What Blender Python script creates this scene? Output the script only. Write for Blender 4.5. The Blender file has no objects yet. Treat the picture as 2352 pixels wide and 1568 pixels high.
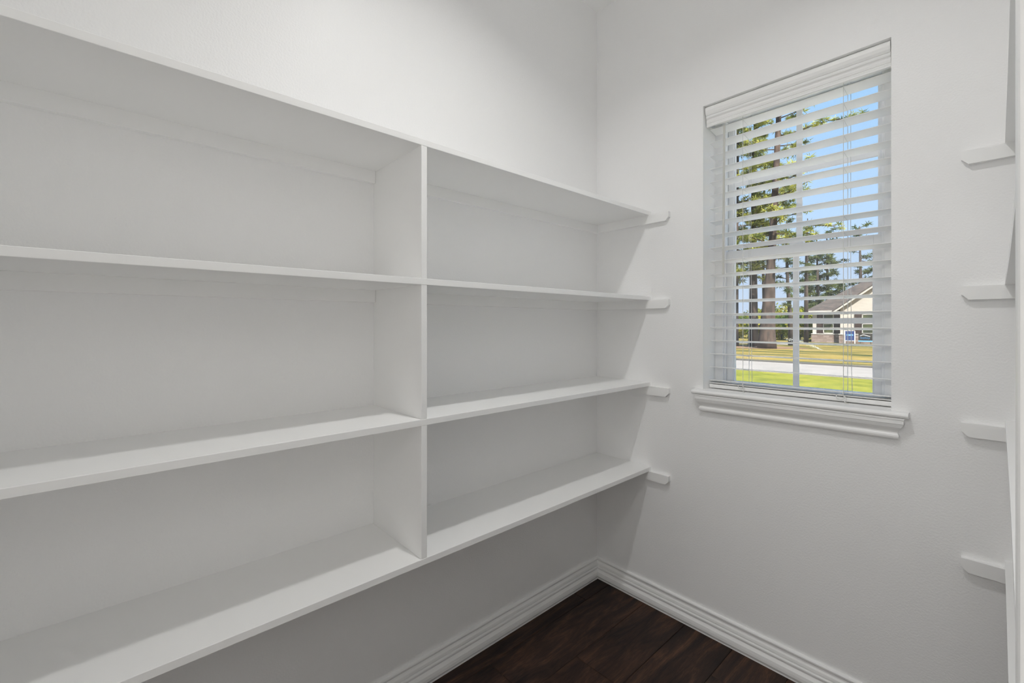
import bpy, bmesh, math, random
from mathutils import Vector, Matrix, noise as mnoise

# ------------------------------------------------------------------ camera, world, light
sc = bpy.context.scene
COL = sc.collection
R = random.Random(7)

F_PX = 1015.98            # focal length in pixels of the 2352 px wide frame
YAW = 0.8369
cam_d = bpy.data.cameras.new('camera')
cam_d.sensor_width = 36.0
cam_d.lens = F_PX / 2352.0 * 36.0
cam_d.shift_y = -(784.0 - 744.12) / 2352.0
cam_d.clip_start = 0.02
cam_d.clip_end = 600
cam = bpy.data.objects.new('camera', cam_d)
cam.location = (1.4232, -1.8839, 1.32)
cam.rotation_euler = (math.pi / 2, 0, YAW)
COL.objects.link(cam)
sc.camera = cam

SKY_STRENGTH = 0.92
SUN_STRENGTH = 12.5
LAMP_WATTS = 7.3
LAMP_SPREAD = 144.0
FILL_WATTS = 6.0  # power of the fill lamps added behind the camera
FILL2_WATTS = 47.0
sc.view_settings.view_transform = 'Standard'
sc.view_settings.look = 'None'
sc.view_settings.gamma = 1.0
sc.view_settings.use_curve_mapping = False
sc.view_settings.exposure = 0.0
sc.cycles.use_light_tree = False
sc.cycles.max_bounces = 24
sc.cycles.diffuse_bounces = 20
sc.cycles.transparent_max_bounces = 24

world = bpy.data.worlds.new('sky')
sc.world = world
world.use_nodes = True
wn = world.node_tree.nodes
wl = world.node_tree.links
wn.clear()
w_out = wn.new('ShaderNodeOutputWorld')
w_bg = wn.new('ShaderNodeBackground')
w_geo = wn.new('ShaderNodeTexCoord')
w_sep = wn.new('ShaderNodeSeparateXYZ')
w_ramp = wn.new('ShaderNodeValToRGB')
w_ramp.color_ramp.elements[0].position = 0.0
w_ramp.color_ramp.elements[0].color = (0.80, 0.93, 1.18, 1)
w_ramp.color_ramp.elements[1].position = 1.0
w_ramp.color_ramp.elements[1].color = (0.30, 0.52, 0.96, 1)
e = w_ramp.color_ramp.elements.new(0.16); e.color = (0.66, 0.88, 1.20, 1)
e = w_ramp.color_ramp.elements.new(0.42); e.color = (0.44, 0.75, 1.16, 1)
wl.new(w_geo.outputs['Generated'], w_sep.inputs[0])
wl.new(w_sep.outputs['Z'], w_ramp.inputs['Fac'])
wl.new(w_ramp.outputs['Color'], w_bg.inputs['Color'])
w_bg.inputs['Strength'].default_value = SKY_STRENGTH
wl.new(w_bg.outputs[0], w_out.inputs[0])

sun_d = bpy.data.lights.new('sun', 'SUN')
sun_d.energy = SUN_STRENGTH
sun_d.angle = math.radians(0.6)
sun_d.color = (1.0, 0.95, 0.86)
sun = bpy.data.objects.new('sun', sun_d)
COL.objects.link(sun)
sun.rotation_euler = Vector((-0.50, 0.42, -0.76)).to_track_quat('-Z', 'Y').to_euler()

# ------------------------------------------------------------------ materials
MATS = {}

def mat(name, color=(.8, .8, .8), rough=.5, spec=.5, var=None, scale=5.0, bump=0.0, bump_scale=200.0,
        stretch=None, metallic=0.0, detail=4.0):
    """plain or noise-mixed principled material; var = second colour"""
    m = bpy.data.materials.new(name)
    m.use_nodes = True
    nt = m.node_tree
    b = nt.nodes['Principled BSDF']
    b.inputs['Base Color'].default_value = (*color, 1)
    b.inputs['Roughness'].default_value = rough
    b.inputs['Specular IOR Level'].default_value = spec
    b.inputs['Metallic'].default_value = metallic
    if var is not None or bump > 0:
        tc = nt.nodes.new('ShaderNodeTexCoord')
        mp = nt.nodes.new('ShaderNodeMapping')
        nt.links.new(tc.outputs['Object'], mp.inputs['Vector'])
        if stretch:
            mp.inputs['Scale'].default_value = stretch
    if var is not None:
        n = nt.nodes.new('ShaderNodeTexNoise')
        n.inputs['Scale'].default_value = scale
        n.inputs['Detail'].default_value = detail
        nt.links.new(mp.outputs[0], n.inputs['Vector'])
        r = nt.nodes.new('ShaderNodeValToRGB')
        r.color_ramp.elements[0].position = .38
        r.color_ramp.elements[0].color = (*color, 1)
        r.color_ramp.elements[1].position = .62
        r.color_ramp.elements[1].color = (*var, 1)
        nt.links.new(n.outputs['Fac'], r.inputs['Fac'])
        nt.links.new(r.outputs['Color'], b.inputs['Base Color'])
    if bump > 0:
        n2 = nt.nodes.new('ShaderNodeTexNoise')
        n2.inputs['Scale'].default_value = bump_scale
        n2.inputs['Detail'].default_value = 3
        nt.links.new(mp.outputs[0], n2.inputs['Vector'])
        bp = nt.nodes.new('ShaderNodeBump')
        bp.inputs['Strength'].default_value = bump
        bp.inputs['Distance'].default_value = .002
        nt.links.new(n2.outputs['Fac'], bp.inputs['Height'])
        nt.links.new(bp.outputs['Normal'], b.inputs['Normal'])
    MATS[name] = m
    return m

mat('wall_paint', (.91, .91, .91), rough=.42, spec=.35, bump=.40, bump_scale=170)
mat('ceiling_paint', (.92, .92, .915), rough=.7, spec=.2, bump=.15, bump_scale=200)
mat('trim_paint', (.92, .92, .915), rough=.38, spec=.4)
mat('shelf_paint', (.92, .92, .915), rough=.42, spec=.35, bump=.03, bump_scale=90)
mat('blind_white', (.90, .90, .89), rough=.4, spec=.4)
mat('vinyl', (.88, .88, .88), rough=.35, spec=.4)
mat('cord_white', (.75, .75, .73), rough=.7)
mat('wand_plastic', (.62, .62, .58), rough=.3)
mat('fill_room_tile', (.62, .60, .57), rough=.5)
mat('subfloor', (.012, .010, .009), rough=.9)
mat('concrete', (.29, .262, .243), rough=.9, var=(.335, .30, .28), scale=1.2)
mat('bounce_concrete', (.64, .57, .50), rough=.9, var=(.68, .61, .54), scale=1.2)  # warm pale tone for the slab added to bounce light
mat('curb', (.13, .12, .11), rough=.9)
mat('bark', (.045, .031, .026), rough=.95, var=(.105, .070, .057), scale=6, stretch=(1, 1, .3), bump=.6, bump_scale=8)
mat('bark_dark', (.045, .034, .03), rough=.95, var=(.085, .062, .052), scale=5, stretch=(1, 1, .3))
mat('shingle', (.055, .047, .045), rough=.95, var=(.115, .09, .08), scale=2.5, stretch=(1, 3, 3))
mat('house_white', (.55, .52, .49), rough=.8)
mat('soffit_tan', (.36, .27, .18), rough=.8)
mat('shutter_brown', (.055, .030, .024), rough=.7)
mat('house_glass', (.03, .035, .03), rough=.15, var=(.10, .11, .05), scale=1.4)
mat('banner_blue', (.035, .06, .20), rough=.6)
mat('sign_dark', (.035, .03, .026), rough=.6)
mat('sign_text_blue', (.06, .22, .48), rough=.5)
mat('sign_pale_blue', (.20, .47, .80), rough=.5)
mat('sign_white', (.85, .85, .87), rough=.5)
mat('post_blue', (.025, .085, .20), rough=.5)
mat('mulch', (.16, .085, .05), rough=1, var=(.27, .17, .10), scale=3)
mat('water', (.9, .93, .95), rough=.2)

def leaf(name, c1, c2, scale=1.3):
    m = mat(name, c1, rough=.7, spec=.2, var=c2, scale=scale, detail=5)
    nt = m.node_tree
    b = nt.nodes['Principled BSDF']
    tr = nt.nodes.new('ShaderNodeBsdfTranslucent')
    ramp = [n for n in nt.nodes if n.type == 'VALTORGB'][0]
    nt.links.new(ramp.outputs[0], tr.inputs['Color'])
    mx = nt.nodes.new('ShaderNodeMixShader')
    mx.inputs[0].default_value = .40
    out = [n for n in nt.nodes if n.type == 'OUTPUT_MATERIAL'][0]
    nt.links.new(b.outputs[0], mx.inputs[1])
    nt.links.new(tr.outputs[0], mx.inputs[2])
    nt.links.new(mx.outputs[0], out.inputs['Surface'])
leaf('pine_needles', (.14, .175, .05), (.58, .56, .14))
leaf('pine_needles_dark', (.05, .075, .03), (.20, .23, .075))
leaf('shrub_leaves', (.11, .19, .025), (.52, .44, .04), .7)

# glass, insect screen
def glass_mat():
    m = bpy.data.materials.new('window_glass'); m.use_nodes = True
    nt = m.node_tree; nt.nodes.clear()
    o = nt.nodes.new('ShaderNodeOutputMaterial'); t = nt.nodes.new('ShaderNodeBsdfTransparent')
    g = nt.nodes.new('ShaderNodeBsdfGlossy'); g.inputs['Roughness'].default_value = .02
    lw = nt.nodes.new('ShaderNodeLayerWeight'); lw.inputs['Blend'].default_value = .5
    pw = nt.nodes.new('ShaderNodeMath'); pw.operation = 'POWER'; pw.inputs[1].default_value = 4.0
    fr = nt.nodes.new('ShaderNodeMath'); fr.operation = 'MULTIPLY_ADD'; fr.inputs[1].default_value = .5; fr.inputs[2].default_value = .03
    nt.links.new(lw.outputs['Facing'], pw.inputs[0]); nt.links.new(pw.outputs[0], fr.inputs[0])
    mx = nt.nodes.new('ShaderNodeMixShader')
    t.inputs['Color'].default_value = (.97, .985, .98, 1)
    nt.links.new(fr.outputs[0], mx.inputs[0]); nt.links.new(t.outputs[0], mx.inputs[1])
    nt.links.new(g.outputs[0], mx.inputs[2]); nt.links.new(mx.outputs[0], o.inputs[0])
    MATS['window_glass'] = m
    m = bpy.data.materials.new('insect_screen'); m.use_nodes = True
    nt = m.node_tree; nt.nodes.clear()
    o = nt.nodes.new('ShaderNodeOutputMaterial'); t = nt.nodes.new('ShaderNodeBsdfTransparent')
    d = nt.nodes.new('ShaderNodeBsdfDiffuse'); d.inputs['Color'].default_value = (.55, .55, .56, 1)
    mx = nt.nodes.new('ShaderNodeMixShader'); mx.inputs[0].default_value = .13
    nt.links.new(t.outputs[0], mx.inputs[1]); nt.links.new(d.outputs[0], mx.inputs[2]); nt.links.new(mx.outputs[0], o.inputs[0])
    MATS['insect_screen'] = m
glass_mat()

def emission_mat(name, color, strength):
    m = bpy.data.materials.new(name); m.use_nodes = True
    b = m.node_tree.nodes['Principled BSDF']
    b.inputs['Emission Color'].default_value = (*color, 1)
    b.inputs['Emission Strength'].default_value = strength
    MATS[name] = m
emission_mat('lamp_lens', (1, .98, .95), 1.5)

def wood_mat():
    m = bpy.data.materials.new('walnut_plank'); m.use_nodes = True
    nt = m.node_tree; L = nt.links
    b = nt.nodes['Principled BSDF']
    tc = nt.nodes.new('ShaderNodeTexCoord'); oi = nt.nodes.new('ShaderNodeObjectInfo')
    add = nt.nodes.new('ShaderNodeVectorMath'); add.operation = 'ADD'
    comb = nt.nodes.new('ShaderNodeCombineXYZ')
    mul = nt.nodes.new('ShaderNodeMath'); mul.operation = 'MULTIPLY'; mul.inputs[1].default_value = 40
    L.new(oi.outputs['Random'], mul.inputs[0]); L.new(mul.outputs[0], comb.inputs[0]); L.new(mul.outputs[0], comb.inputs[2])
    L.new(tc.outputs['Object'], add.inputs[0]); L.new(comb.outputs[0], add.inputs[1])
    mp = nt.nodes.new('ShaderNodeMapping'); mp.inputs['Scale'].default_value = (10, 1.7, 10)
    L.new(add.outputs[0], mp.inputs['Vector'])
    big = nt.nodes.new('ShaderNodeTexNoise'); big.inputs['Scale'].default_value = 1.5; big.inputs['Detail'].default_value = 9; big.inputs['Roughness'].default_value = .62
    big.inputs['Distortion'].default_value = 1.2
    L.new(mp.outputs[0], big.inputs['Vector'])
    mp2 = nt.nodes.new('ShaderNodeMapping'); mp2.inputs['Scale'].default_value = (95, 9, 95)
    L.new(add.outputs[0], mp2.inputs['Vector'])
    fine = nt.nodes.new('ShaderNodeTexNoise'); fine.inputs['Scale'].default_value = 1.6; fine.inputs['Detail'].default_value = 10; fine.inputs['Roughness'].default_value = .68
    fine.inputs['Distortion'].default_value = 1.4
    L.new(mp2.outputs[0], fine.inputs['Vector'])
    r1 = nt.nodes.new('ShaderNodeValToRGB')
    r1.color_ramp.elements[0].position = .32; r1.color_ramp.elements[0].color = (.009, .006, .0055, 1)
    r1.color_ramp.elements[1].position = .70; r1.color_ramp.elements[1].color = (.100, .050, .030, 1)
    e = r1.color_ramp.elements.new(.5); e.color = (.040, .021, .0145, 1)
    L.new(big.outputs['Fac'], r1.inputs['Fac'])
    r2 = nt.nodes.new('ShaderNodeValToRGB')
    r2.color_ramp.elements[0].position = .32; r2.color_ramp.elements[0].color = (.45, .45, .45, 1)
    r2.color_ramp.elements[1].position = .68; r2.color_ramp.elements[1].color = (1.35, 1.3, 1.25, 1)
    L.new(fine.outputs['Fac'], r2.inputs['Fac'])
    mx = nt.nodes.new('ShaderNodeMix'); mx.data_type = 'RGBA'; mx.blend_type = 'MULTIPLY'; mx.inputs[0].default_value = 1
    L.new(r1.outputs[0], mx.inputs[6]); L.new(r2.outputs[0], mx.inputs[7])
    L.new(mx.outputs[2], b.inputs['Base Color'])
    b.inputs['Roughness'].default_value = .55
    b.inputs['Specular IOR Level'].default_value = .3
    bp = nt.nodes.new('ShaderNodeBump'); bp.inputs['Strength'].default_value = .25; bp.inputs['Distance'].default_value = .002
    L.new(fine.outputs['Fac'], bp.inputs['Height']); L.new(bp.outputs[0], b.inputs['Normal'])
    MATS['walnut_plank'] = m
wood_mat()

def grass_mat(name, cols, scale, stretch):
    m = bpy.data.materials.new(name); m.use_nodes = True
    nt = m.node_tree; L = nt.links; b = nt.nodes['Principled BSDF']
    tc = nt.nodes.new('ShaderNodeTexCoord'); mp = nt.nodes.new('ShaderNodeMapping'); mp.inputs['Scale'].default_value = stretch
    L.new(tc.outputs['Object'], mp.inputs['Vector'])
    n = nt.nodes.new('ShaderNodeTexNoise'); n.inputs['Scale'].default_value = scale; n.inputs['Detail'].default_value = 8; n.inputs['Roughness'].default_value = .65
    L.new(mp.outputs[0], n.inputs['Vector'])
    r = nt.nodes.new('ShaderNodeValToRGB')
    r.color_ramp.elements[0].position = .34; r.color_ramp.elements[0].color = (*cols[0], 1)
    r.color_ramp.elements[1].position = .66; r.color_ramp.elements[1].color = (*cols[-1], 1)
    for k, c in enumerate(cols[1:-1]):
        e = r.color_ramp.elements.new(.34 + .32 * (k + 1) / (len(cols) - 1)); e.color = (*c, 1)
    L.new(n.outputs['Fac'], r.inputs['Fac']); L.new(r.outputs[0], b.inputs['Base Color'])
    b.inputs['Roughness'].default_value = .95; b.inputs['Specular IOR Level'].default_value = .1
    MATS[name] = m
grass_mat('lawn_green', [(.13, .145, .022), (.215, .22, .03), (.30, .27, .045)], 1.6, (1, 1, 1))
grass_mat('yard_tan', [(.05, .065, .02), (.14, .125, .04), (.32, .225, .055), (.26, .215, .12)], .55, (.35, 1.6, 1))

def brick_mat(name, c1, c2, mortar, sc_, bw, rh):
    m = bpy.data.materials.new(name); m.use_nodes = True
    nt = m.node_tree; L = nt.links; b = nt.nodes['Principled BSDF']
    tc = nt.nodes.new('ShaderNodeTexCoord'); mp = nt.nodes.new('ShaderNodeMapping')
    mp.inputs['Rotation'].default_value = (math.pi / 2, 0, 0)
    L.new(tc.outputs['Object'], mp.inputs['Vector'])
    t = nt.nodes.new('ShaderNodeTexBrick'); t.inputs['Color1'].default_value = (*c1, 1); t.inputs['Color2'].default_value = (*c2, 1)
    t.inputs['Mortar'].default_value = (*mortar, 1); t.inputs['Scale'].default_value = sc_
    t.inputs['Brick Width'].default_value = bw; t.inputs['Row Height'].default_value = rh; t.inputs['Mortar Size'].default_value = .008
    L.new(mp.outputs[0], t.inputs['Vector']); L.new(t.outputs[0], b.inputs['Base Color']); b.inputs['Roughness'].default_value = .9
    MATS[name] = m
brick_mat('house_brick', (.56, .50, .455), (.50, .44, .40), (.58, .54, .50), 1, .22, .085)
brick_mat('house_stone', (.20, .135, .115), (.36, .28, .25), (.14, .11, .10), 1, .45, .16)

# ------------------------------------------------------------------ helpers
def link(name, me, m, parent=None, smooth=False):
    o = bpy.data.objects.new(name, me)
    COL.objects.link(o)
    if m and not me.materials:
        me.materials.append(MATS[m])
    if parent is not None:
        o.parent = parent
    if smooth:
        for p in me.polygons:
            p.use_smooth = True
    return o

def from_lists(name, V, Fc, m, parent=None, smooth=False):
    me = bpy.data.meshes.new(name)
    me.from_pydata([tuple(v) for v in V], [], Fc)
    me.update()
    return link(name, me, m, parent, smooth)

def from_bm(name, bm, m, parent=None, smooth=False):
    bmesh.ops.recalc_face_normals(bm, faces=bm.faces)
    me = bpy.data.meshes.new(name)
    bm.to_mesh(me); bm.free()
    return link(name, me, m, parent, smooth)

def add_box(bm, lo, hi, bevel=0.0, seg=1):
    vs = [bm.verts.new((x, y, z)) for x in (lo[0], hi[0]) for y in (lo[1], hi[1]) for z in (lo[2], hi[2])]
    fs = [(0, 1, 3, 2), (4, 6, 7, 5), (0, 4, 5, 1), (2, 3, 7, 6), (0, 2, 6, 4), (1, 5, 7, 3)]
    faces = [bm.faces.new([vs[i] for i in f]) for f in fs]
    if bevel > 0:
        es = {e for f in faces for e in f.edges}
        bmesh.ops.bevel(bm, geom=list(es), offset=bevel, segments=seg, affect='EDGES', profile=.5)

def box(name, lo, hi, m, parent=None, bevel=0.0, seg=1):
    bm = bmesh.new(); add_box(bm, lo, hi, bevel, seg)
    return from_bm(name, bm, m, parent)

def boxes(name, lst, m, parent=None, bevel=0.0):
    bm = bmesh.new()
    for lo, hi in lst:
        add_box(bm, lo, hi, bevel)
    return from_bm(name, bm, m, parent)

def add_tube(bm, pts, rad, sides=6, caps=True):
    pts = [Vector(p) for p in pts]
    n = len(pts)
    if not hasattr(rad, '__len__'):
        rad = [rad] * n
    rings = []
    up = None
    for i, p in enumerate(pts):
        d = (pts[min(i + 1, n - 1)] - pts[max(i - 1, 0)])
        if d.length < 1e-9: d = Vector((0, 0, 1))
        d.normalize()
        if up is None:
            up = Vector((1, 0, 0)) if abs(d.x) < .8 else Vector((0, 1, 0))
        a = (up - d * up.dot(d)).normalized(); b = d.cross(a); up = a
        rings.append([bm.verts.new(p + (a * math.cos(2 * math.pi * k / sides) + b * math.sin(2 * math.pi * k / sides)) * rad[i]) for k in range(sides)])
    for i in range(n - 1):
        for k in range(sides):
            bm.faces.new((rings[i][k], rings[i][(k + 1) % sides], rings[i + 1][(k + 1) % sides], rings[i + 1][k]))
    if caps:
        bm.faces.new(rings[0][::-1]); bm.faces.new(rings[-1])

def tube(name, pts, rad, m, parent=None, sides=6, smooth=True):
    bm = bmesh.new(); add_tube(bm, pts, rad, sides)
    return from_bm(name, bm, m, parent, smooth)

def prism(name, poly, fn, t0, t1, m, parent=None, smooth=False):
    """extrude polygon (a,b) from t0 to t1; fn(a,b,t)->xyz"""
    n = len(poly)
    V = [fn(a, b, t0) for a, b in poly] + [fn(a, b, t1) for a, b in poly]
    Fc = [list(range(n))[::-1], list(range(n, 2 * n))] + [[i, (i + 1) % n, n + (i + 1) % n, n + i] for i in range(n)]
    bm = bmesh.new(); vs = [bm.verts.new(v) for v in V]
    for f in Fc: bm.faces.new([vs[i] for i in f])
    return from_bm(name, bm, m, parent, smooth)

def empty(name, loc=(0, 0, 0), label=None, cat=None, group=None, kind=None):
    o = bpy.data.objects.new(name, None)
    COL.objects.link(o); o.location = loc
    o.empty_display_size = .1
    tag(o, label, cat, group, kind)
    return o

def tag(o, label=None, cat=None, group=None, kind=None):
    if label: o['label'] = label
    if cat: o['category'] = cat
    if group: o['group'] = group
    if kind: o['kind'] = kind
    return o

def put(o, parent):
    """parent keeping world placement for parents that sit away from the origin"""
    o.parent = parent
    o.matrix_parent_inverse = Matrix.Translation(parent.location).inverted()
    return o

# ------------------------------------------------------------------ room shell
RW = 1.752      # room width (x), left wall x=0, right wall x=RW
RL = -2.42      # wall behind the camera
CH = 2.952      # ceiling height
W0, W1 = .5613, 1.1803      # window opening
WZ0, WZ1 = 1.0200, 2.2559
WT = .24        # window wall thickness

tag(box('wall_left', (-.16, RL - .16, -.05), (0, WT, CH + .15), 'wall_paint'),
    'pale grey painted wall behind the long shelves on the left', 'wall', kind='structure')
tag(box('wall_right', (RW, RL - .16, -.05), (RW + .16, WT, CH + .15), 'wall_paint'),
    'pale grey painted wall behind the shelves at the right edge', 'wall', kind='structure')
tag(boxes('wall_back', [((0, 0, -.05), (W0, WT, CH + .15)), ((W1, 0, -.05), (RW, WT, CH + .15)),
                        ((W0, 0, -.05), (W1, WT, WZ0)), ((W0, 0, WZ1), (W1, WT, CH + .15))], 'wall_paint'),
    'pale grey painted wall with the window opening', 'wall', kind='structure')
DO0, DO1, DOZ = .80, 1.68, 2.44          # wide doorway added behind the camera to let fill light in
tag(boxes('wall_front', [((0, RL - .16, -.05), (DO0, RL, CH + .15)), ((DO1, RL - .16, -.05), (RW, RL, CH + .15)),
                         ((DO0, RL - .16, DOZ), (DO1, RL, CH + .15))], 'wall_paint'),
    'pale grey painted wall on the camera side of the pantry', 'wall', kind='structure')
tag(box('ceiling', (-.16, RL - .16, CH), (RW + .16, WT, CH + .16), 'ceiling_paint'),
    'white ceiling just showing above the far corner', 'ceiling', kind='structure')

fl = tag(box('floor', (-.16, RL - .16, -.10), (RW + .16, WT, -.013), 'subfloor'),
         'dark walnut plank floor', 'floor', kind='structure')
strips = {0: -.203, 1: -.795, 2: -.516, 3: -1.02, 4: -.213, 5: -.66, 6: -1.1, 7: -.35, 8: -.9}
PW, PL = .1985, 1.22
for k in range(-0, 10):
    x0 = .088 + (k - 1) * .2; x1 = x0 + .2
    j = strips.get(k, -.5)
    ys = []
    y = j
    while y < 0.0: y += PL
    ends = [y - i * PL for i in range(0, 5)]
    for a, b in zip(ends[1:], ends[:-1]):
        ya, yb = max(a, RL), min(b, 0.0)
        xa, xb = max(x0, 0.0), min(x1, RW)
        if yb - ya < .02 or xb - xa < .01: continue
        bm = bmesh.new()
        add_box(bm, (xa + .0006, ya + .0006, -.013), (xb - .0006, yb - .0006, 0.0), .0016)
        put(from_bm('plank', bm, 'walnut_plank'), fl)

# baseboards: profile (depth from wall, height), mitred in the corners
BP = [(0, .106), (.004, .1065), (.0090, .105), (.0115, .101), (.0108, .096), (.0060, .0910), (.0035, .0875), (.0055, .083),
      (.0098, .077), (.0115, .069), (.0112, .0655), (.0085, .0645), (.0085, .0635), (.0135, .0630), (.0155, .0605), (.0155, .0560), (.0120, .0515), (.0110, .0475),
      (.0145, .0425), (.0190, .036), (.0205, .026), (.0205, .016), (.0180, .010), (.0165, .006), (.0165, 0), (0, 0)]
def baseboard(name, a, b, label):
    n = len(BP)
    V = [a(o, z) for o, z in BP] + [b(o, z) for o, z in BP]
    bm = bmesh.new(); vs = [bm.verts.new(v) for v in V]
    for i in range(n):
        bm.faces.new([vs[i], vs[(i + 1) % n], vs[n + (i + 1) % n], vs[n + i]])
    bm.faces.new(vs[:n][::-1]); bm.faces.new(vs[n:])
    tag(from_bm(name, bm, 'trim_paint'), label, 'baseboard', kind='structure')
baseboard('baseboard_left', lambda o, z: (o, RL, z), lambda o, z: (o, -o, z), 'white moulded baseboard under the left shelves')
baseboard('baseboard_back', lambda o, z: (o, -o, z), lambda o, z: (RW - o, -o, z), 'white moulded baseboard below the window')
baseboard('baseboard_right', lambda o, z: (RW - o, -o, z), lambda o, z: (RW - o, RL, z), 'white moulded baseboard under the right shelves')

# unseen doorway casing and kitchen, added behind the camera for fill light
YD = RL - .16
dr = tag(boxes('added_doorway', [((DO0, YD - .002, 0), (DO0 + .018, RL + .002, DOZ)), ((DO1 - .018, YD - .002, 0), (DO1, RL + .002, DOZ)),
                          ((DO0, YD - .002, DOZ - .018), (DO1, RL + .002, DOZ))], 'trim_paint', bevel=.001),
         'open cased doorway added behind the camera for fill light', 'doorway', kind='structure')
for lo_, hi_ in (((DO0 - .06, RL, 0), (DO0 + .006, RL + .014, DOZ + .06)), ((DO1 - .006, RL, 0), (DO1 + .06, RL + .014, DOZ + .06)), ((DO0 + .006, RL, DOZ - .006), (DO1 - .006, RL + .014, DOZ + .06))):
    put(box('casing', lo_, hi_, 'trim_paint', bevel=.003), dr)
KX0, KX1, KY = -1.6, 4.6, -6.2
tag(box('wall_fill_room_far', (KX0 - .15, KY - .15, -.05), (KX1 + .15, KY, CH + .15), 'wall_paint'), 'pale far wall of the added fill-light kitchen behind the camera', 'wall', kind='structure')
tag(box('wall_fill_room_left', (KX0 - .15, KY, -.05), (KX0, RL, CH + .15), 'wall_paint'), 'pale left wall of the added fill-light kitchen behind the camera', 'wall', kind='structure')
tag(box('wall_fill_room_right', (KX1, KY, -.05), (KX1 + .15, RL, CH + .15), 'wall_paint'), 'pale right wall of the added fill-light kitchen behind the camera', 'wall', kind='structure')
tag(boxes('wall_fill_room_near', [((KX0, YD, -.05), (-.16, RL, CH + .15)), ((RW + .16, YD, -.05), (KX1, RL, CH + .15))], 'wall_paint'), 'pale wall of the added fill-light kitchen either side of the pantry', 'wall', kind='structure')
tag(box('ceiling_fill_room', (KX0 - .15, KY - .15, CH), (KX1 + .15, YD, CH + .16), 'ceiling_paint'), 'white ceiling of the added fill-light kitchen', 'ceiling', kind='structure')
tag(box('floor_fill_room', (KX0 - .15, KY - .15, -.10), (KX1 + .15, YD, 0), 'fill_room_tile'), 'pale floor of the added fill-light kitchen', 'floor', kind='structure')

# ------------------------------------------------------------------ window
win = empty('window_1', ((W0 + W1) / 2, .15, WZ0), 'white double hung window with grid bars behind the blind', 'window', kind='structure')
def wpart(o): return put(o, win)
FW = .034
wpart(boxes('frame', [((W0, .118, WZ0), (W0 + FW, .225, WZ1)), ((W1 - FW, .118, WZ0), (W1, .225, WZ1)),
                      ((W0 + FW, .118, WZ0), (W1 - FW, .225, WZ0 + .030)), ((W0 + FW, .118, WZ1 - .030), (W1 - FW, .225, WZ1)),
                      ((W0 + FW, .128, WZ0 + .030), (W0 + FW + .008, .138, WZ1 - .03)), ((W1 - FW - .008, .128, WZ0 + .03), (W1 - FW, .138, WZ1 - .03))],
            'vinyl', bevel=.0012))
def sash(name, gx0, gx1, gz0, gz1, x0, x1, z0, z1, y0, y1, mx, mz):
    s = boxes(name, [((x0, y0, z0), (gx0, y1, z1)), ((gx1, y0, z0), (x1, y1, z1)),
                     ((gx0, y0, z0), (gx1, y1, gz0)), ((gx0, y0, gz1), (gx1, y1, z1)),
                     ((gx0, y0 + .008, gz0), (gx0 + .005, y1 - .008, gz1)), ((gx1 - .005, y0 + .008, gz0), (gx1, y1 - .008, gz1))], 'vinyl', bevel=.0012)
    wpart(s)
    yc = (y0 + y1) / 2
    def sub(o):
        o.parent = s
        return o
    sub(box('muntin', (mx - .0105, yc - .004, gz0), (mx + .0105, yc + .004, gz1), 'vinyl', bevel=.001))
    sub(box('muntin', (gx0, yc - .004, mz - .0105), (mx - .0105, yc + .004, mz + .0105), 'vinyl', bevel=.001))
    sub(box('muntin', (mx + .0105, yc - .004, mz - .0105), (gx1, yc + .004, mz + .0105), 'vinyl', bevel=.001))
    for (a, b) in ((gx0, mx), (mx, gx1)):
        for (c, d) in ((gz0, mz), (mz, gz1)):
            sub(box('pane', (a, yc + .006, c), (b, yc + .009, d), 'window_glass'))
    return s
X0, X1 = W0 + FW, W1 - FW
sash('lower_sash', .6275, 1.1141, 1.0695, 1.5940, X0 + .001, X1 - .001, 1.051, 1.641, .142, .176, .8667, 1.3325)
sash('upper_sash', .6170, 1.1245, 1.6360, 2.2020, X0 + .001, X1 - .001, 1.598, 2.224, .178, .208, .8695, 1.944)
wpart(box('sash_lock', (.845, .150, 1.6415), (.895, .172, 1.652), 'vinyl', bevel=.002))
scr = boxes('screen_frame', [((X0, .212, 1.051), (X0 + .014, .220, 1.62)), ((X1 - .014, .212, 1.051), (X1, .220, 1.62)),
                             ((X0, .212, 1.051), (X1, .220, 1.064)), ((X0, .212, 1.607), (X1, .220, 1.62))], 'vinyl')
wpart(scr)
mesh_scr = from_lists('screen_mesh', [(X0 + .014, .216, 1.064), (X1 - .014, .216, 1.064), (X1 - .014, .216, 1.607), (X0 + .014, .216, 1.607)], [(0, 1, 2, 3)], 'insect_screen')
mesh_scr.parent = scr

# stool (sill) with bullnose, apron crown below
SZ = 1.0394
nose = [(0.0, SZ), (-.024, SZ), (-.030, SZ - .0012), (-.0345, SZ - .005), (-.0360, SZ - .0095), (-.0345, SZ - .0145), (-.030, SZ - .0175), (-.024, SZ - .019), (0.0, SZ - .019)]
sx0, sx1 = .5245, 1.2255
bm = bmesh.new()
n = len(nose)
vs = [bm.verts.new((sx0, y, z)) for y, z in nose] + [bm.verts.new((sx1, y, z)) for y, z in nose]
for i in range(n): bm.faces.new([vs[i], vs[(i + 1) % n], vs[n + (i + 1) % n], vs[n + i]])
bm.faces.new(vs[:n][::-1]); bm.faces.new(vs[n:])
add_box(bm, (W0, -.002, SZ - .0192), (W1, .1185, SZ))
wpart(from_bm('stool', bm, 'trim_paint'))
AP = [(.0, SZ - .019), (.0315, SZ - .019), (.0315, 1.0150), (.0300, 1.0135), (.0300, 1.0020), (.0285, 1.0005), (.0272, .9960), (.0245, .9890), (.0200, .9825),
      (.0160, .9775), (.0140, .9720), (.0145, .9680), (.0170, .9640), (.0178, .9590), (.0165, .9535), (.0135, .9495), (.0100, .9475), (.0, .9475)]
n = len(AP)
bm = bmesh.new()
rings = []
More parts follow.
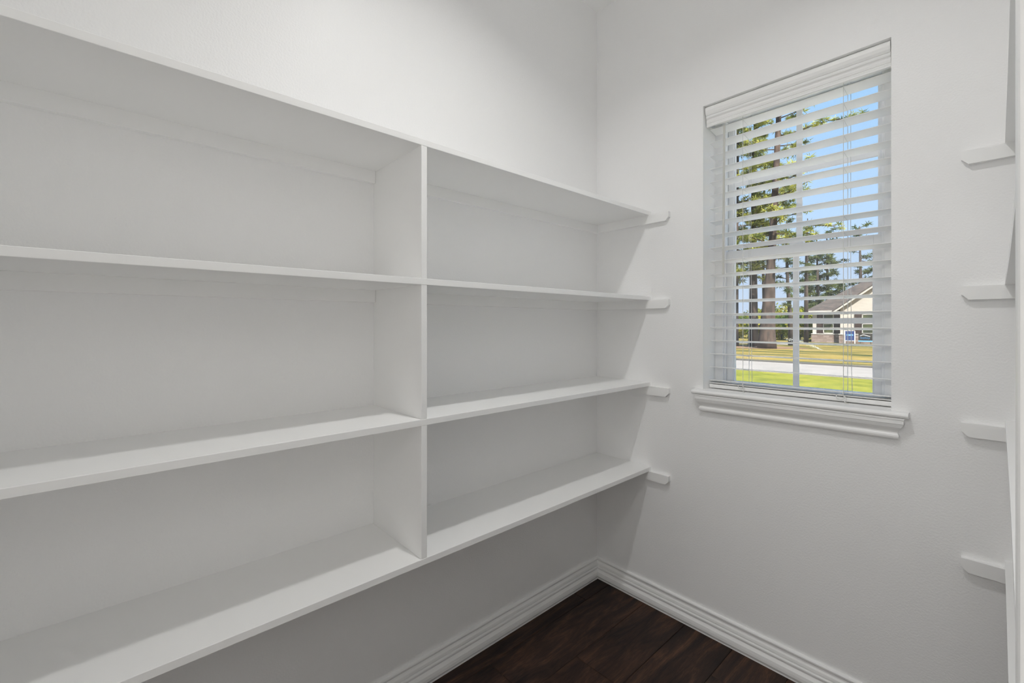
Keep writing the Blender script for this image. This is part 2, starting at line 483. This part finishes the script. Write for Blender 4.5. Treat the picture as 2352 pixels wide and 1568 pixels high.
for k in range(4):
    ring = []
    for o, z in AP:
        if k == 0: p = (.568 - o, 0, z)
        elif k == 1: p = (.568 - o, -o, z)
        elif k == 2: p = (1.1835 + o, -o, z)
        else: p = (1.1835 + o, 0, z)
        ring.append(bm.verts.new(p))
    rings.append(ring)
for k in range(3):
    for i in range(n - 1):
        q = [rings[k][i], rings[k][i + 1], rings[k + 1][i + 1], rings[k + 1][i]]
        try: bm.faces.new(q)
        except ValueError: pass
bmesh.ops.remove_doubles(bm, verts=bm.verts, dist=1e-6)
wpart(from_bm('apron', bm, 'trim_paint'))

# ------------------------------------------------------------------ window blind
bl = empty('window_blind', ((W0 + W1) / 2, .085, SZ), 'white wide-slat horizontal blind with moulded valance hung inside the window opening', 'blind')
def bpart(o): return put(o, bl)
VP = [(0.0160, 2.2535), (0.0120, 2.2515), (0.0058, 2.2455), (0.0050, 2.2335), (0.0076, 2.2225), (0.0118, 2.2155), (0.0152, 2.2145), (0.0130, 2.2095), (0.0143, 2.2045),
      (0.0195, 2.2010), (0.0208, 2.1985), (0.0178, 2.1925), (0.0195, 2.1845), (0.0215, 2.1835), (0.0198, 2.1805), (0.0215, 2.1750), (0.0210, 2.1705), (0.0240, 2.1690), (0.0290, 2.1695), (0.0290, 2.2535)]
bpart(prism('valance', VP, lambda a, b, t: (t, a, b), W0 + .0065, W1 - .0035, 'blind_white'))
bpart(boxes('headrail', [((W0 + .006, .046, 2.200), (W1 - .006, .106, 2.246))], 'blind_white', bevel=.002))
SW, ST, TILT = .0635, .0030, math.atan(.105)
SX0, SX1 = W0 + .0055, W1 - .0055
YF = .0520
bm = bmesh.new()
add_box(bm, (SX0, 0, -ST / 2), (SX1, SW, ST / 2), .0011, 1)
bmesh.ops.recalc_face_normals(bm, faces=bm.faces)
slat_me = bpy.data.meshes.new('slat'); bm.to_mesh(slat_me); bm.free()
slat_me.materials.append(MATS['blind_white'])
slat_z = [2.1667 - .05735 * i for i in range(20)] + [1.0645]
for i, z in enumerate(slat_z):
    o = bpy.data.objects.new('slat', slat_me); COL.objects.link(o)
    o.location = (0, YF, z); o.rotation_euler = (-TILT if i < 20 else -.04, 0, 0)
    put(o, bl)
bpart(prism('bottom_rail', [(.053, 1.0590), (.052, 1.0560), (.0535, 1.0465), (.056, 1.0435), (.112, 1.0420), (.115, 1.0440), (.116, 1.0555), (.115, 1.0580)],
            lambda a, b, t: (t, a, b), SX0 - .001, SX1 + .001, 'blind_white'))
LADX = (.7045, 1.0434)
for x in LADX:
    bm = bmesh.new()
    yb = YF + SW + .001
    add_tube(bm, [(x, YF - .0012, 2.20), (x, YF - .0012, 1.062)], .0010, 4)
    add_tube(bm, [(x, yb, 2.20), (x, yb, 1.060)], .0010, 4)
    for z in slat_z[:20]:
        add_tube(bm, [(x, YF - .001, z - .0025), (x, yb, z - .0022 - SW * .105)], .0007, 4)
    bpart(from_bm('ladder_cord', bm, 'cord_white'))
    lc = tube('lift_cord', [(x + .010, YF + SW * .93, 2.20), (x + .0095, YF + SW * .93, 1.6), (x + .012, YF + SW * .95, 1.15), (x + .0145, YF + SW * .95, 1.062)], .0009, 'cord_white', sides=5)
    bpart(lc)
    big = x > .9
    r = .0115 if big else .0095
    yk = YF - .006
    pts = [(x, YF - .002, 1.078)]
    cx_, cz_ = x - r * .75, 1.0600
    for k in range(13):
        a = math.radians(55 + k * 29)
        pts.append((cx_ + r * math.cos(a), yk - .002 * math.sin(a * .5), cz_ + r * .85 * math.sin(a)))
    pts += [(x + r * .2, yk - .004, 1.0645), (x + r * .75, yk - .006, 1.0610), (x + r * .95, yk - .007, 1.0540), (x + r * .75, yk - .007, 1.0480), (x + r * .45, yk - .008, 1.0440)]
    put(tube('cord_knot', pts, .0015, 'cord_white', sides=6), bl)
    bpart(tube('tassel', [(x + r * .55, yk - .008, 1.0440), (x + r * .9, yk - .010, 1.0420), (x + r * 1.5, yk - .012, 1.0412)], [.0014, .0022, .0012], 'wand_plastic', sides=6))
bpart(tube('tilt_wand', [(.6330, .0400, 2.168), (.6332, .0400, 2.160), (.6335, .0400, 2.155), (.6295, .0385, 1.534), (.6295, .0385, 1.531)], [.0015, .0042, .0050, .0050, .0035], 'wand_plastic', sides=6, smooth=False))

# ------------------------------------------------------------------ shelving
TH = .0183
XS = .3135
TOPS = [1.8493, 1.4510, 1.0476, .6481]
CLH, CLT, CLX = .040, .0185, .411

lu = empty('shelving_unit', (XS / 2, -1.2, 0), 'white painted four-tier built-in shelves with a centre divider along the left wall', 'shelving', 'built-in pantry shelves')
def side_cleat(name, wallx, sgn, top, parent):
    L_ = CLX
    poly = [(0, top), (L_, top), (L_, top - .0235), (L_ - .0155, top - CLH), (0, top - CLH)]
    o = prism(name, poly, lambda a, b, t: (wallx + sgn * a, t, b), -CLT, 0.0, 'shelf_paint')
    return put(o, parent)
DY0, DY1 = -1.2305, -1.2120
for i, zt in enumerate(TOPS):
    put(box('shelf', (0.0, RL, zt - TH), (XS, 0.0, zt), 'shelf_paint', bevel=.0008), lu)
    side_cleat('cleat', 0.0, 1, zt - TH, lu)
    for a, b in ((RL, DY0 - .001), (DY1 + .001, -CLT)):
        put(box('back_cleat', (0.0, a, zt - TH - CLH), (CLT, b, zt - TH), 'shelf_paint', bevel=.0006), lu)
    if i < 3:
        put(box('divider', (.0, DY0, TOPS[i + 1]), (XS - .0006, DY1, zt - TH), 'shelf_paint', bevel=.0008), lu)

ru = empty('shelving_unit', (RW - XS / 2, -.65, 0), 'white painted built-in shelves seen edge-on at the right edge of the picture', 'shelving', 'built-in pantry shelves')
PY0, PY1 = -1.300, -1.281
def xr(y):
    k = min(1, -y / 1.0)
    return 1.4280 + .0035 * (1 - (1 - k) ** 1.6)
for i, zt in enumerate(TOPS):
    zt2 = zt - .0008
    n = 14
    ys = [PY1 * k / n for k in range(n + 1)]
    bm = bmesh.new()
    rows = []
    for y in ys:
        rows.append([bm.verts.new(v) for v in ((xr(y), y, zt2 - TH), (xr(y), y, zt2), (RW, y, zt2), (RW, y, zt2 - TH))])
    for a, b in zip(rows[:-1], rows[1:]):
        for k in range(4):
            bm.faces.new([a[k], a[(k + 1) % 4], b[(k + 1) % 4], b[k]])
    bm.faces.new(rows[0][::-1]); bm.faces.new(rows[-1])
    put(from_bm('shelf', bm, 'shelf_paint'), ru)
    side_cleat('cleat', RW, -1, zt2 - TH, ru)
    put(box('back_cleat', (RW - CLT, PY1, zt2 - TH - CLH), (RW, -CLT, zt2 - TH), 'shelf_paint', bevel=.0006), ru)
put(prism('side_panel', [(1.4310, PY1), (1.4322, PY0 + .004), (1.4336, PY0), (RW, PY0), (RW, PY1)], lambda a, b, t: (a, b, t), .0, TOPS[0], 'shelf_paint'), ru)

# ------------------------------------------------------------------ ceiling light (above the frame; its shadows show on the shelves)
LX, LY = .868, -1.13
cl = empty('ceiling_light', (LX, LY, CH), 'round white flush-mount ceiling light in the middle of the pantry ceiling', 'light')
def lathe(name, prof, loc, m, parent, seg=32):
    bm = bmesh.new(); rings = []
    for r_, z in prof:
        rings.append([bm.verts.new((loc[0] + r_ * math.cos(2 * math.pi * k / seg), loc[1] + r_ * math.sin(2 * math.pi * k / seg), loc[2] + z)) for k in range(seg)])
    for a, b in zip(rings[:-1], rings[1:]):
        for k in range(seg): bm.faces.new([a[k], a[(k + 1) % seg], b[(k + 1) % seg], b[k]])
    bm.faces.new(rings[0]); bm.faces.new(rings[-1][::-1])
    return put(from_bm(name, bm, m, None, True), parent)
lathe('base_pan', [(.075, 0), (.078, -.012), (.072, -.040), (.060, -.045)], (LX, LY, CH), 'trim_paint', cl)
lathe('lens', [(.060, -.0455), (.060, -.050), (.050, -.056), (.030, -.060)], (LX, LY, CH), 'lamp_lens', cl)
ld = bpy.data.lights.new('lamp', 'AREA')
ld.shape = 'DISK'; ld.size = .09; ld.spread = math.radians(LAMP_SPREAD); ld.energy = LAMP_WATTS; ld.color = (1.0, .995, .985)
lo = bpy.data.objects.new('lamp', ld); COL.objects.link(lo)
lo.location = (LX, LY, CH - .066)
put(lo, cl)

for QX, QY, QW, lab in ((3.1, -4.4, FILL_WATTS, 'large square fill light added on the right side of the unseen kitchen'),
                        (1.25, -4.7, FILL2_WATTS, 'large square fill light added in the unseen kitchen facing the pantry doorway')):
    kl = empty('ceiling_light', (QX, QY, CH), lab, 'light', 'added kitchen fill lights')  # unseen lamps added to fill the pantry through the doorway
    put(boxes('frame', [((QX - .6, QY - .6, CH - .03), (QX - .57, QY + .6, CH)), ((QX + .57, QY - .6, CH - .03), (QX + .6, QY + .6, CH)),
                        ((QX - .57, QY - .6, CH - .03), (QX + .57, QY - .57, CH)), ((QX - .57, QY + .57, CH - .03), (QX + .57, QY + .6, CH))], 'trim_paint'), kl)
    put(box('diffuser', (QX - .57, QY - .57, CH - .02), (QX + .57, QY + .57, CH - .002), 'lamp_lens'), kl)
    kd = bpy.data.lights.new('fill_lamp', 'AREA'); kd.shape = 'SQUARE'; kd.size = 1.1; kd.energy = QW; kd.color = (1.0, .995, .985)
    ko = bpy.data.objects.new('fill_lamp', kd); COL.objects.link(ko); ko.location = (QX, QY, CH - .022); put(ko, kl)

# ------------------------------------------------------------------ outside: ground, street
GZ = -.30
def ground(name, x0, x1, y0, y1, z, m, label, cat):
    o = box(name, (x0, y0, z - .3), (x1, y1, z), m)
    return tag(o, label, cat, kind='structure')
ground('bounce_slab', -70, 50, .26, 7.0, GZ - .01, 'bounce_concrete', 'pale concrete slab added outside the pantry wall to bounce light onto the blind', 'driveway')  # unseen slab, added to throw sunlight up onto the blind
ground('front_lawn', -70, 50, 7.0, 14.55, GZ, 'lawn_green', 'bright green mown lawn outside the window', 'lawn')
ground('curb', -70, 50, 14.55, 14.85, GZ + .02, 'concrete', 'pale concrete curb along the near lawn', 'curb')
ground('street', -70, 50, 14.85, 19.3, GZ - .03, 'concrete', 'pale concrete street beyond the lawn', 'street')
ground('far_curb', -70, 50, 19.3, 19.6, GZ + .03, 'curb', 'dark curb on the far side of the street', 'curb')
ground('far_yard', -90, 70, 19.6, 190, GZ, 'yard_tan', 'dry tan and green grass across the street', 'lawn')
ground('driveway', -14.5, -9.8, 37.5, 42.5, GZ + .015, 'concrete', 'pale driveway slab left of the neighbouring house', 'driveway')
tag(from_lists('mulch_bed', [(-12.6 + 3.4 * math.cos(a) * (1 + .15 * math.sin(3 * a)) + 1.9, 31.6 + 2.3 * math.sin(a), GZ + .012) for a in [i * math.pi / 12 for i in range(24)]],
               [list(range(24))], 'mulch'), 'brown pine straw bed around the tree bases', 'mulch bed', kind='structure')

# ------------------------------------------------------------------ neighbouring house
hs = empty('house', (-6.5, 47, GZ), 'cream brick neighbouring house with brown hip roof and dark shutters across the street', 'house')
def hp(o): return put(o, hs)
HY = 45.0
GY = 44.45
EZ = 2.50
hp(box('side_wing_wall', (-10.05, HY, GZ), (-7.85, HY + 9, EZ), 'house_brick'))
# gable wall facing the street
gx0, gx1, gr = -7.90, .9, -3.5
sl = .77
def gz(x): return 2.62 + sl * (min(x, 2 * gr - x) - gx0)
bm = bmesh.new()
poly = [(gx0, GZ), (gx1, GZ), (gx1, gz(gx1)), (gr, gz(gr)), (gx0, gz(gx0))]
a = [bm.verts.new((x, GY, z)) for x, z in poly]; b = [bm.verts.new((x, HY + 6, z)) for x, z in poly]
bm.faces.new(a[::-1]); bm.faces.new(b)
for i in range(5): bm.faces.new([a[i], a[(i + 1) % 5], b[(i + 1) % 5], b[i]])
hp(from_bm('gable_wall', bm, 'house_brick'))
# gable roof slabs with overhang
def slab(name, pts_top, th, m):
    n = len(pts_top)
    V = list(pts_top) + [(x, y, z - th) for x, y, z in pts_top]
    bm = bmesh.new(); vs = [bm.verts.new(v) for v in V]
    bm.faces.new(vs[:n]); bm.faces.new(vs[n:][::-1])
    for i in range(n): bm.faces.new([vs[i], vs[(i + 1) % n], vs[n + (i + 1) % n], vs[n + i]])
    return hp(from_bm(name, bm, m))
ov = .60
oy = GY - .35
for s in (0, 1):
    e = gx0 - ov if s == 0 else gx1 + ov
    ez = gz(gx0) - ov * sl + .22
    rz = gz(gr) + .22
    slab('gable_roof', [(e, oy, ez), (gr, oy, rz), (gr, HY + 6, rz), (e, HY + 6, ez)], .09, 'shingle')
    slab('rake_fascia', [(e, oy + .01, ez - .095), (gr, oy + .01, rz - .095), (gr, oy + .06, rz - .095), (e, oy + .06, ez - .095)], .16, 'house_white')
    slab('rake_soffit', [(e, oy + .06, ez - .13), (gr, oy + .06, rz - .13), (gr, GY, rz - .13), (e, GY, ez - .13)], .10, 'soffit_tan')
hp(box('eave_return', (gx0 - ov, oy + .02, 2.30), (gx0 - .02, HY - .02, 2.42), 'house_white'))
# main hip roof behind
ex, ey = -10.55, 44.55
pit = .74
tt = 6.2
top = (ex + tt, ey + tt, EZ + pit * tt)
V = [(ex, ey, EZ), (9.0, ey, EZ), (9.0 - tt, ey + tt, EZ + pit * tt), top, (ex, ey + 2 * tt, EZ), (9.0, ey + 2 * tt, EZ)]
bm = bmesh.new(); vs = [bm.verts.new(v) for v in V]
for f in ((0, 1, 2, 3), (0, 3, 4), (1, 5, 2), (4, 3, 2, 5), (0, 4, 5, 1)): bm.faces.new([vs[i] for i in f])
hp(from_bm('hip_roof', bm, 'shingle'))
hp(boxes('eave_fascia', [((ex - .02, ey - .03, EZ - .16), (gx0 - ov, ey + .02, EZ + .01)), ((ex - .02, ey - .02, EZ - .16), (ex + .03, ey + 2 * tt, EZ + .01)),
                         ((ex, ey, EZ - .16), (gx0 - .02, HY, EZ - .13))], 'house_white'))
hp(box('stone_base', (-10.12, HY - .09, GZ), (gx0 - .02, HY, .42), 'house_stone'))
hp(box('stone_base', (gx0 - .07, GY - .09, GZ), (gx1, GY, .42), 'house_stone'))
hp(box('stone_cap', (-10.14, HY - .12, .42), (gx0 - .04, HY, .49), 'house_white'))
hp(box('stone_cap', (gx0 - .1, GY - .12, .42), (gx1, GY, .49), 'house_white'))
def hwin(x0, x1, z0, z1, y):
    w = hp(boxes('window', [((x0, y - .05, z0), (x0 + .06, y, z1)), ((x1 - .06, y - .05, z0), (x1, y, z1)), ((x0, y - .05, z0), (x1, y, z0 + .06)),
                            ((x0, y - .05, z1 - .06), (x1, y, z1)), ((x0, y - .05, (z0 + z1) / 2 - .03), (x1, y, (z0 + z1) / 2 + .03))], 'house_white'))
    g = box('pane', (x0 + .06, y - .02, z0 + .06), (x1 - .06, y - .005, z1 - .06), 'house_glass'); g.parent = w
    return w
def shutter(x0, x1, z0, z1, y):
    bm = bmesh.new()
    add_box(bm, (x0, y - .05, z0), (x0 + .06, y, z1)); add_box(bm, (x1 - .06, y - .05, z0), (x1, y, z1))
    nz = 18
    for k in range(nz):
        zz = z0 + (z1 - z0) * k / nz
        add_box(bm, (x0 + .06, y - .035, zz), (x1 - .06, y, zz + (z1 - z0) / nz * .8))
    hp(from_bm('shutter', bm, 'shutter_brown'))
yy = HY - .01
hwin(-9.24, -8.46, .50, 2.19, yy)
shutter(-9.70, -9.27, .50, 2.19, yy); shutter(-8.43, -8.01, .50, 2.19, yy)
k_ = (GY + 1.884) / 46.884
def gxx(x): return 1.4232 + (x - 1.4232) * k_
hwin(gxx(-6.50), gxx(-5.70), .52, 2.16, GY - .01)
shutter(gxx(-6.98), gxx(-6.54), .52, 2.16, GY - .01); shutter(gxx(-5.66), gxx(-5.22), .52, 2.16, GY - .01)

# signs in front of the house
bs = empty('banner_sign', (-7.10, 43.7, GZ), 'dark blue banner sign on white posts in front of the house', 'sign')
bx0, bx1, by = -7.40, -6.78, 43.7
put(box('post', (bx0 - .05, by - .03, GZ), (bx0, by + .03, .76), 'sign_white'), bs)
put(box('post', (bx1, by - .03, GZ), (bx1 + .05, by + .03, .76), 'sign_white'), bs)
put(box('banner', (bx0, by - .012, -.04), (bx1, by + .012, .74), 'banner_blue'), bs)
put(box('rail', (bx0, by - .02, -.075), (bx1, by + .02, -.04), 'sign_white'), bs)
put(box('printed_line', (bx0 + .08, by - .015, .42), (bx1 - .08, by - .012, .47), 'sign_pale_blue'), bs)
put(box('printed_line', (bx0 + .08, by - .015, .36), (bx1 - .08, by - .012, .40), 'sign_pale_blue'), bs)
ys_ = empty('yard_sign', (-6.06, 43.6, GZ), 'dark yard sign with blue lettering under a white roof line', 'sign')
s0, s1, sy = -6.50, -5.60, 43.6
put(box('board', (s0, sy - .02, -.02), (s1, sy + .02, .56), 'sign_dark'), ys_)
put(box('base_strip', (s0 - .01, sy - .03, -.12), (s1 + .01, sy + .03, -.02), 'sign_pale_blue'), ys_)
put(box('stake', (s0 + .1, sy - .015, GZ), (s0 + .14, sy + .015, -.12), 'sign_dark'), ys_)
put(box('stake', (s1 - .14, sy - .015, GZ), (s1 - .1, sy + .015, -.12), 'sign_dark'), ys_)
put(prism('roof_line', [(s0 + .10, .375), (s0 + .33, .47), (s0 + .76, .335), (s0 + .76, .295), (s0 + .33, .43), (s0 + .10, .34)], lambda a, b, t: (a, t, b), sy - .026, sy - .020, 'sign_white'), ys_)
tcv = bpy.data.curves.new('lettering', 'FONT'); tcv.body = 'kelley'; tcv.size = .27; tcv.extrude = .003; tcv.align_x = 'CENTER'
tob = bpy.data.objects.new('tmp_text', tcv); COL.objects.link(tob)
bpy.context.view_layer.update()
tme = bpy.data.meshes.new_from_object(tob.evaluated_get(bpy.context.evaluated_depsgraph_get()))
bpy.data.objects.remove(tob)
tme.transform(Matrix.Rotation(math.pi / 2, 4, 'X')); tme.transform(Matrix.Translation((s0 + .44, sy - .023, .12)))
put(link('lettering', tme, 'sign_text_blue'), ys_)

# blue post with white top
hyd = empty('hydrant_post', (-14.15, 41.6, GZ), 'stubby blue post with a white domed top beside the trees', 'post')
lathe('body', [(.14, 0), (.14, .06), (.115, .08), (.12, .50), (.15, .52), (.15, .58), (.11, .60), (.10, .78)], (-14.15, 41.6, GZ), 'post_blue', hyd, 16)
lathe('cap', [(.13, .78), (.13, .83), (.10, .92), (.05, .97)], (-14.15, 41.6, GZ), 'sign_white', hyd, 16)

# sprinkler spray
V, Fc = [], []
rr = random.Random(3)
for i in range(320):
    t = rr.random() ** .8
    c = Vector((-5.70 - 1.9 * t, 29.2 + .5 * t, GZ + .08 + .95 * t - .36 * t * t))
    w = .02 + .13 * t
    c += Vector((rr.gauss(0, w), rr.gauss(0, w), rr.gauss(0, w * .5)))
    d = Vector((-1, .25, .45 - .35 * t)).normalized() * .045
    u = Vector((0, 0, .0045)); v_ = Vector((0, .0045, 0))
    k = len(V); V += [c - d, c + u, c - u, c + v_, c + d]
    Fc += [(k, k + 1, k + 3), (k, k + 3, k + 2), (k, k + 2, k + 1), (k + 4, k + 3, k + 1), (k + 4, k + 2, k + 3), (k + 4, k + 1, k + 2)]
tag(from_lists('sprinkler_spray', V, Fc, 'water'), 'thin white jet of sprinkler water over the dry grass', 'water spray', kind='stuff')

# ------------------------------------------------------------------ trees
def tuft(V, Fc, c, r, n, rg, flat=.6, bw=.022):
    for _ in range(n):
        d = Vector((rg.gauss(0, 1), rg.gauss(0, 1), rg.gauss(0, flat))).normalized()
        s = c + d * r * rg.uniform(0, .45)
        e_ = c + d * r * rg.uniform(.75, 1.15) + Vector((0, 0, -.04 * r))
        p = d.cross(Vector((rg.gauss(0, 1), rg.gauss(0, 1), rg.gauss(0, 1)))).normalized() * bw
        k = len(V); V += [s - p, s + p, e_]; Fc.append((k, k + 1, k + 2))

def pine(label, base, tops, rad0, crown, spread, nb, seed, needles='pine_needles', bark='bark', clump=.34, npc=34, extra=(), droop=.0, side=None, bw=.024):
    """tops: list of (dx,dy,z) trunk centre line, rad0: radius list"""
    rg = random.Random(seed)
    t = empty('pine_tree', base, label, 'tree', 'pine trees across the street')
    pts = [Vector((base[0] + a, base[1] + b, z)) for a, b, z in tops]
    o = tube('trunk', pts, rad0, bark, sides=12); put(o, t)
    def trunk_at(z):
        for a, b in zip(pts[:-1], pts[1:]):
            if a.z <= z <= b.z: return a.lerp(b, (z - a.z) / (b.z - a.z))
        return pts[-1].copy()
    bm = bmesh.new(); V, Fc = [], []
    branches = []
    for i in range(nb):
        z = crown[0] + (crown[1] - crown[0]) * (i + rg.random()) / nb
        k = (z - crown[0]) / (crown[1] - crown[0])
        ln = spread * rg.uniform(.45, 1.0) * (1 - .55 * k ** 1.5)
        az = rg.uniform(0, 2 * math.pi)
        if side is not None and rg.random() < .6: az = side + rg.uniform(-.8, .8)
        s = trunk_at(z)
        e_ = s + Vector((math.cos(az) * ln, math.sin(az) * ln, rg.uniform(-.15, .5) * ln - droop * ln))
        branches.append((s, e_, ln))
    for s, e_ in extra:
        s, e_ = Vector(s), Vector(e_); branches.append((s, e_, (e_ - s).length))
    for s, e_, ln in branches:
        mid = s.lerp(e_, .5) + Vector((rg.uniform(-.1, .1), rg.uniform(-.1, .1), rg.uniform(-.12, .05))) * ln
        r0 = .018 + .014 * ln
        add_tube(bm, [s, mid, e_], [r0, r0 * .7, r0 * .25], 5)
        nc = max(3, int(ln * 3.2))
        for q in range(nc):
            f_ = .35 + .65 * (q + rg.random()) / nc
            p = s.lerp(mid, f_ * 2) if f_ < .5 else mid.lerp(e_, f_ * 2 - 1)
            off = Vector((rg.gauss(0, .22), rg.gauss(0, .22), rg.gauss(.03, .12))) * (ln * .42)
            pp = p + off
            add_tube(bm, [p, pp], [r0 * .3, .006], 3)
            tuft(V, Fc, pp, clump * rg.uniform(.7, 1.25), npc, rg, bw=bw)
    br = put(from_bm('branches', bm, bark), t); br['kind'] = 'stuff'
    fo = from_lists('foliage', V, Fc, needles); fo['kind'] = 'stuff'; put(fo, t)
    return t

BX, BY = -9.02, 30.6
pine('thick brown pine trunk standing just left of the central window bar',
     (BX, BY, GZ), [(-.12, 0, GZ), (-.10, 0, .3), (-.08, 0, .85), (.0, 0, 2.6), (.14, 0, 5.5), (.23, 0, 7.0), (.42, 0, 10.7), (.56, 0, 14.1), (.8, 0, 20), (.9, 0, 23)],
     [.60, .53, .48, .385, .255, .225, .20, .165, .10, .05], (5.4, 22), 2.4, 70, 11, npc=44, clump=.36,
     extra=[((BX + .55, BY, 13.4), (-5.6, 31, 13.9)), ((-5.7, 31, 13.9), (-4.0, 31.1, 13.7)), ((BX + .42, BY, 10.5), (-6.3, 30.4, 11.5)), ((BX + .4, BY, 9.6), (-6.6, 30.2, 10.2)),
            ((BX + .25, BY, 7.3), (-6.2, 30.3, 6.9)), ((BX + .25, BY, 7.6), (-5.4, 30.8, 7.3)), ((BX + .2, BY, 6.8), (-6.4, 30.4, 6.6))])
pine('dark pine trunk at the far left edge of the window panes',
     (-11.75, 31.9, GZ), [(0, 0, GZ), (0.05, 0, 2), (.1, 0, 8), (.2, 0, 14), (.3, 0, 21)], [.32, .25, .20, .15, .05], (4.2, 20), 2.6, 85, 12, bark='bark_dark', npc=44, clump=.38)
pine('dark pine trunk second from the left in the window',
     (-10.75, 32.8, GZ), [(0, 0, GZ), (0.02, 0, 2), (.0, 0, 8), (.1, 0, 14), (.2, 0, 19)], [.36, .28, .20, .14, .05], (4.6, 18), 2.5, 85, 13, bark='bark_dark', npc=44, clump=.38)
pine('slim leaning pine between the second trunk and the thick one',
     (-10.55, 34.6, GZ), [(0, 0, GZ), (-.05, 0, 2), (-.15, 0, 6), (-.1, 0, 10), (0, 0, 14)], [.16, .12, .10, .08, .03], (6.5, 13.5), 1.8, 40, 14, bark='bark_dark', npc=40)
pine('narrow young pine with low branches right of the thick trunk',
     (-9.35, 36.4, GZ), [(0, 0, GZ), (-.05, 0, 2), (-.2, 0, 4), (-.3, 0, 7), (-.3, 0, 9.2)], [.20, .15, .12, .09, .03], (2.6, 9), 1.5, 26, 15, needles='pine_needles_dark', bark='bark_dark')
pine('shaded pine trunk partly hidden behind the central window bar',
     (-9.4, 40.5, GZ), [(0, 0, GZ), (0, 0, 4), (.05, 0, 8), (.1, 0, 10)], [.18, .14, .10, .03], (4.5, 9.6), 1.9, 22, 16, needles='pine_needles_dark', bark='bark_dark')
far = [(-13.3, 60, 11.5, 'tall thin pine behind the house roof, left one of the close pair', 17), (-12.55, 61, 12.4, 'tall thin pine behind the house roof, right one of the close pair', 18),
       (-9.6, 62, 12.6, 'broad pine rising behind the peak of the hip roof', 19), (-7.0, 66, 13.4, 'distant pine showing above the right end of the roof', 20),
       (-15.6, 66, 9.0, 'low distant pine left of the neighbouring house', 21)]
for x, y, h, lab, sd in far:
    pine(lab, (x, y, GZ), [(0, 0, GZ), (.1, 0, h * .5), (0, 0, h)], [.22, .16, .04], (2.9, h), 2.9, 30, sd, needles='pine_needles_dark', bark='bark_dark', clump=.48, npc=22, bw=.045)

def shrub(label, c, r, n, seed, m='shrub_leaves', size=.11):
    rg = random.Random(seed)
    t = empty('shrub', (c[0], c[1], GZ), label, 'shrub', 'shrubs behind the pine trunks')
    V, Fc = [], []
    for i in range(n):
        d = Vector((rg.gauss(0, 1), rg.gauss(0, 1), rg.gauss(0, 1))).normalized()
        f_ = rg.uniform(.55, 1.0) * (1 + .25 * mnoise.noise(d * 2.3 + Vector((seed, 0, 0))))
        p = Vector((c[0] + d.x * r[0] * f_, c[1] + d.y * r[1] * f_, max(GZ + .05, c[2] + d.z * r[2] * f_)))
        a = Vector((rg.gauss(0, 1), rg.gauss(0, 1), rg.gauss(0, 1))).normalized() * size * rg.uniform(.6, 1.4)
        b = a.cross(d + Vector((.1, .2, .3))).normalized() * size * .7
        k = len(V); V += [p - a, p - b, p + a, p + b]; Fc.append((k, k + 1, k + 2, k + 3))
    fo = from_lists('foliage', V, Fc, m); fo['kind'] = 'stuff'; put(fo, t)
    bm = bmesh.new()
    for i in range(5):
        add_tube(bm, [(c[0] + rg.uniform(-.2, .2), c[1], GZ), (c[0] + rg.uniform(-.6, .6) * r[0], c[1] + rg.uniform(-.4, .4) * r[1], c[2] + r[2] * .3)], [.06, .02], 5)
    put(from_bm('stems', bm, 'bark_dark'), t)
shrub('yellow-green shrub just left of the neighbouring house', (-12.1, 48.5, 1.4), (1.7, 1.4, 1.7), 2600, 31)
shrub('golden shrub between the thick trunk and the young pine', (-14.2, 50, 1.5), (1.9, 1.4, 1.9), 2800, 32)
shrub('green shrub directly behind the thick pine trunk', (-17.2, 52, 1.2), (2.2, 1.5, 1.7), 2600, 33)
shrub('sunlit shrub between the two left pine trunks', (-19.8, 52, 1.0), (2.0, 1.5, 1.6), 2400, 34)
shrub('dark green shrub behind the leftmost pine trunk', (-22.4, 52, 1.2), (2.2, 1.5, 1.9), 2400, 35, 'pine_needles_dark', .14)
V, Fc = [], []
rg = random.Random(99)
for i in range(9000):
    x = rg.uniform(-60, 30); h = 3.6 + 1.6 * mnoise.noise(Vector((x * .25, 0, 5))) + 1.0 * mnoise.noise(Vector((x * .9, 3, 1)))
    p = Vector((x, 92 + rg.uniform(-3, 3), GZ + h * rg.random() ** .7))
    a = Vector((rg.gauss(0, 1), rg.gauss(0, 1), rg.gauss(0, 1))).normalized() * .5; b = a.orthogonal().normalized() * .38
    k = len(V); V += [p - a, p - b, p + a, p + b]; Fc.append((k, k + 1, k + 2, k + 3))
tag(from_lists('distant_woods', V, Fc, 'pine_needles_dark'), 'low band of dark green woods on the horizon', 'woods', kind='stuff')
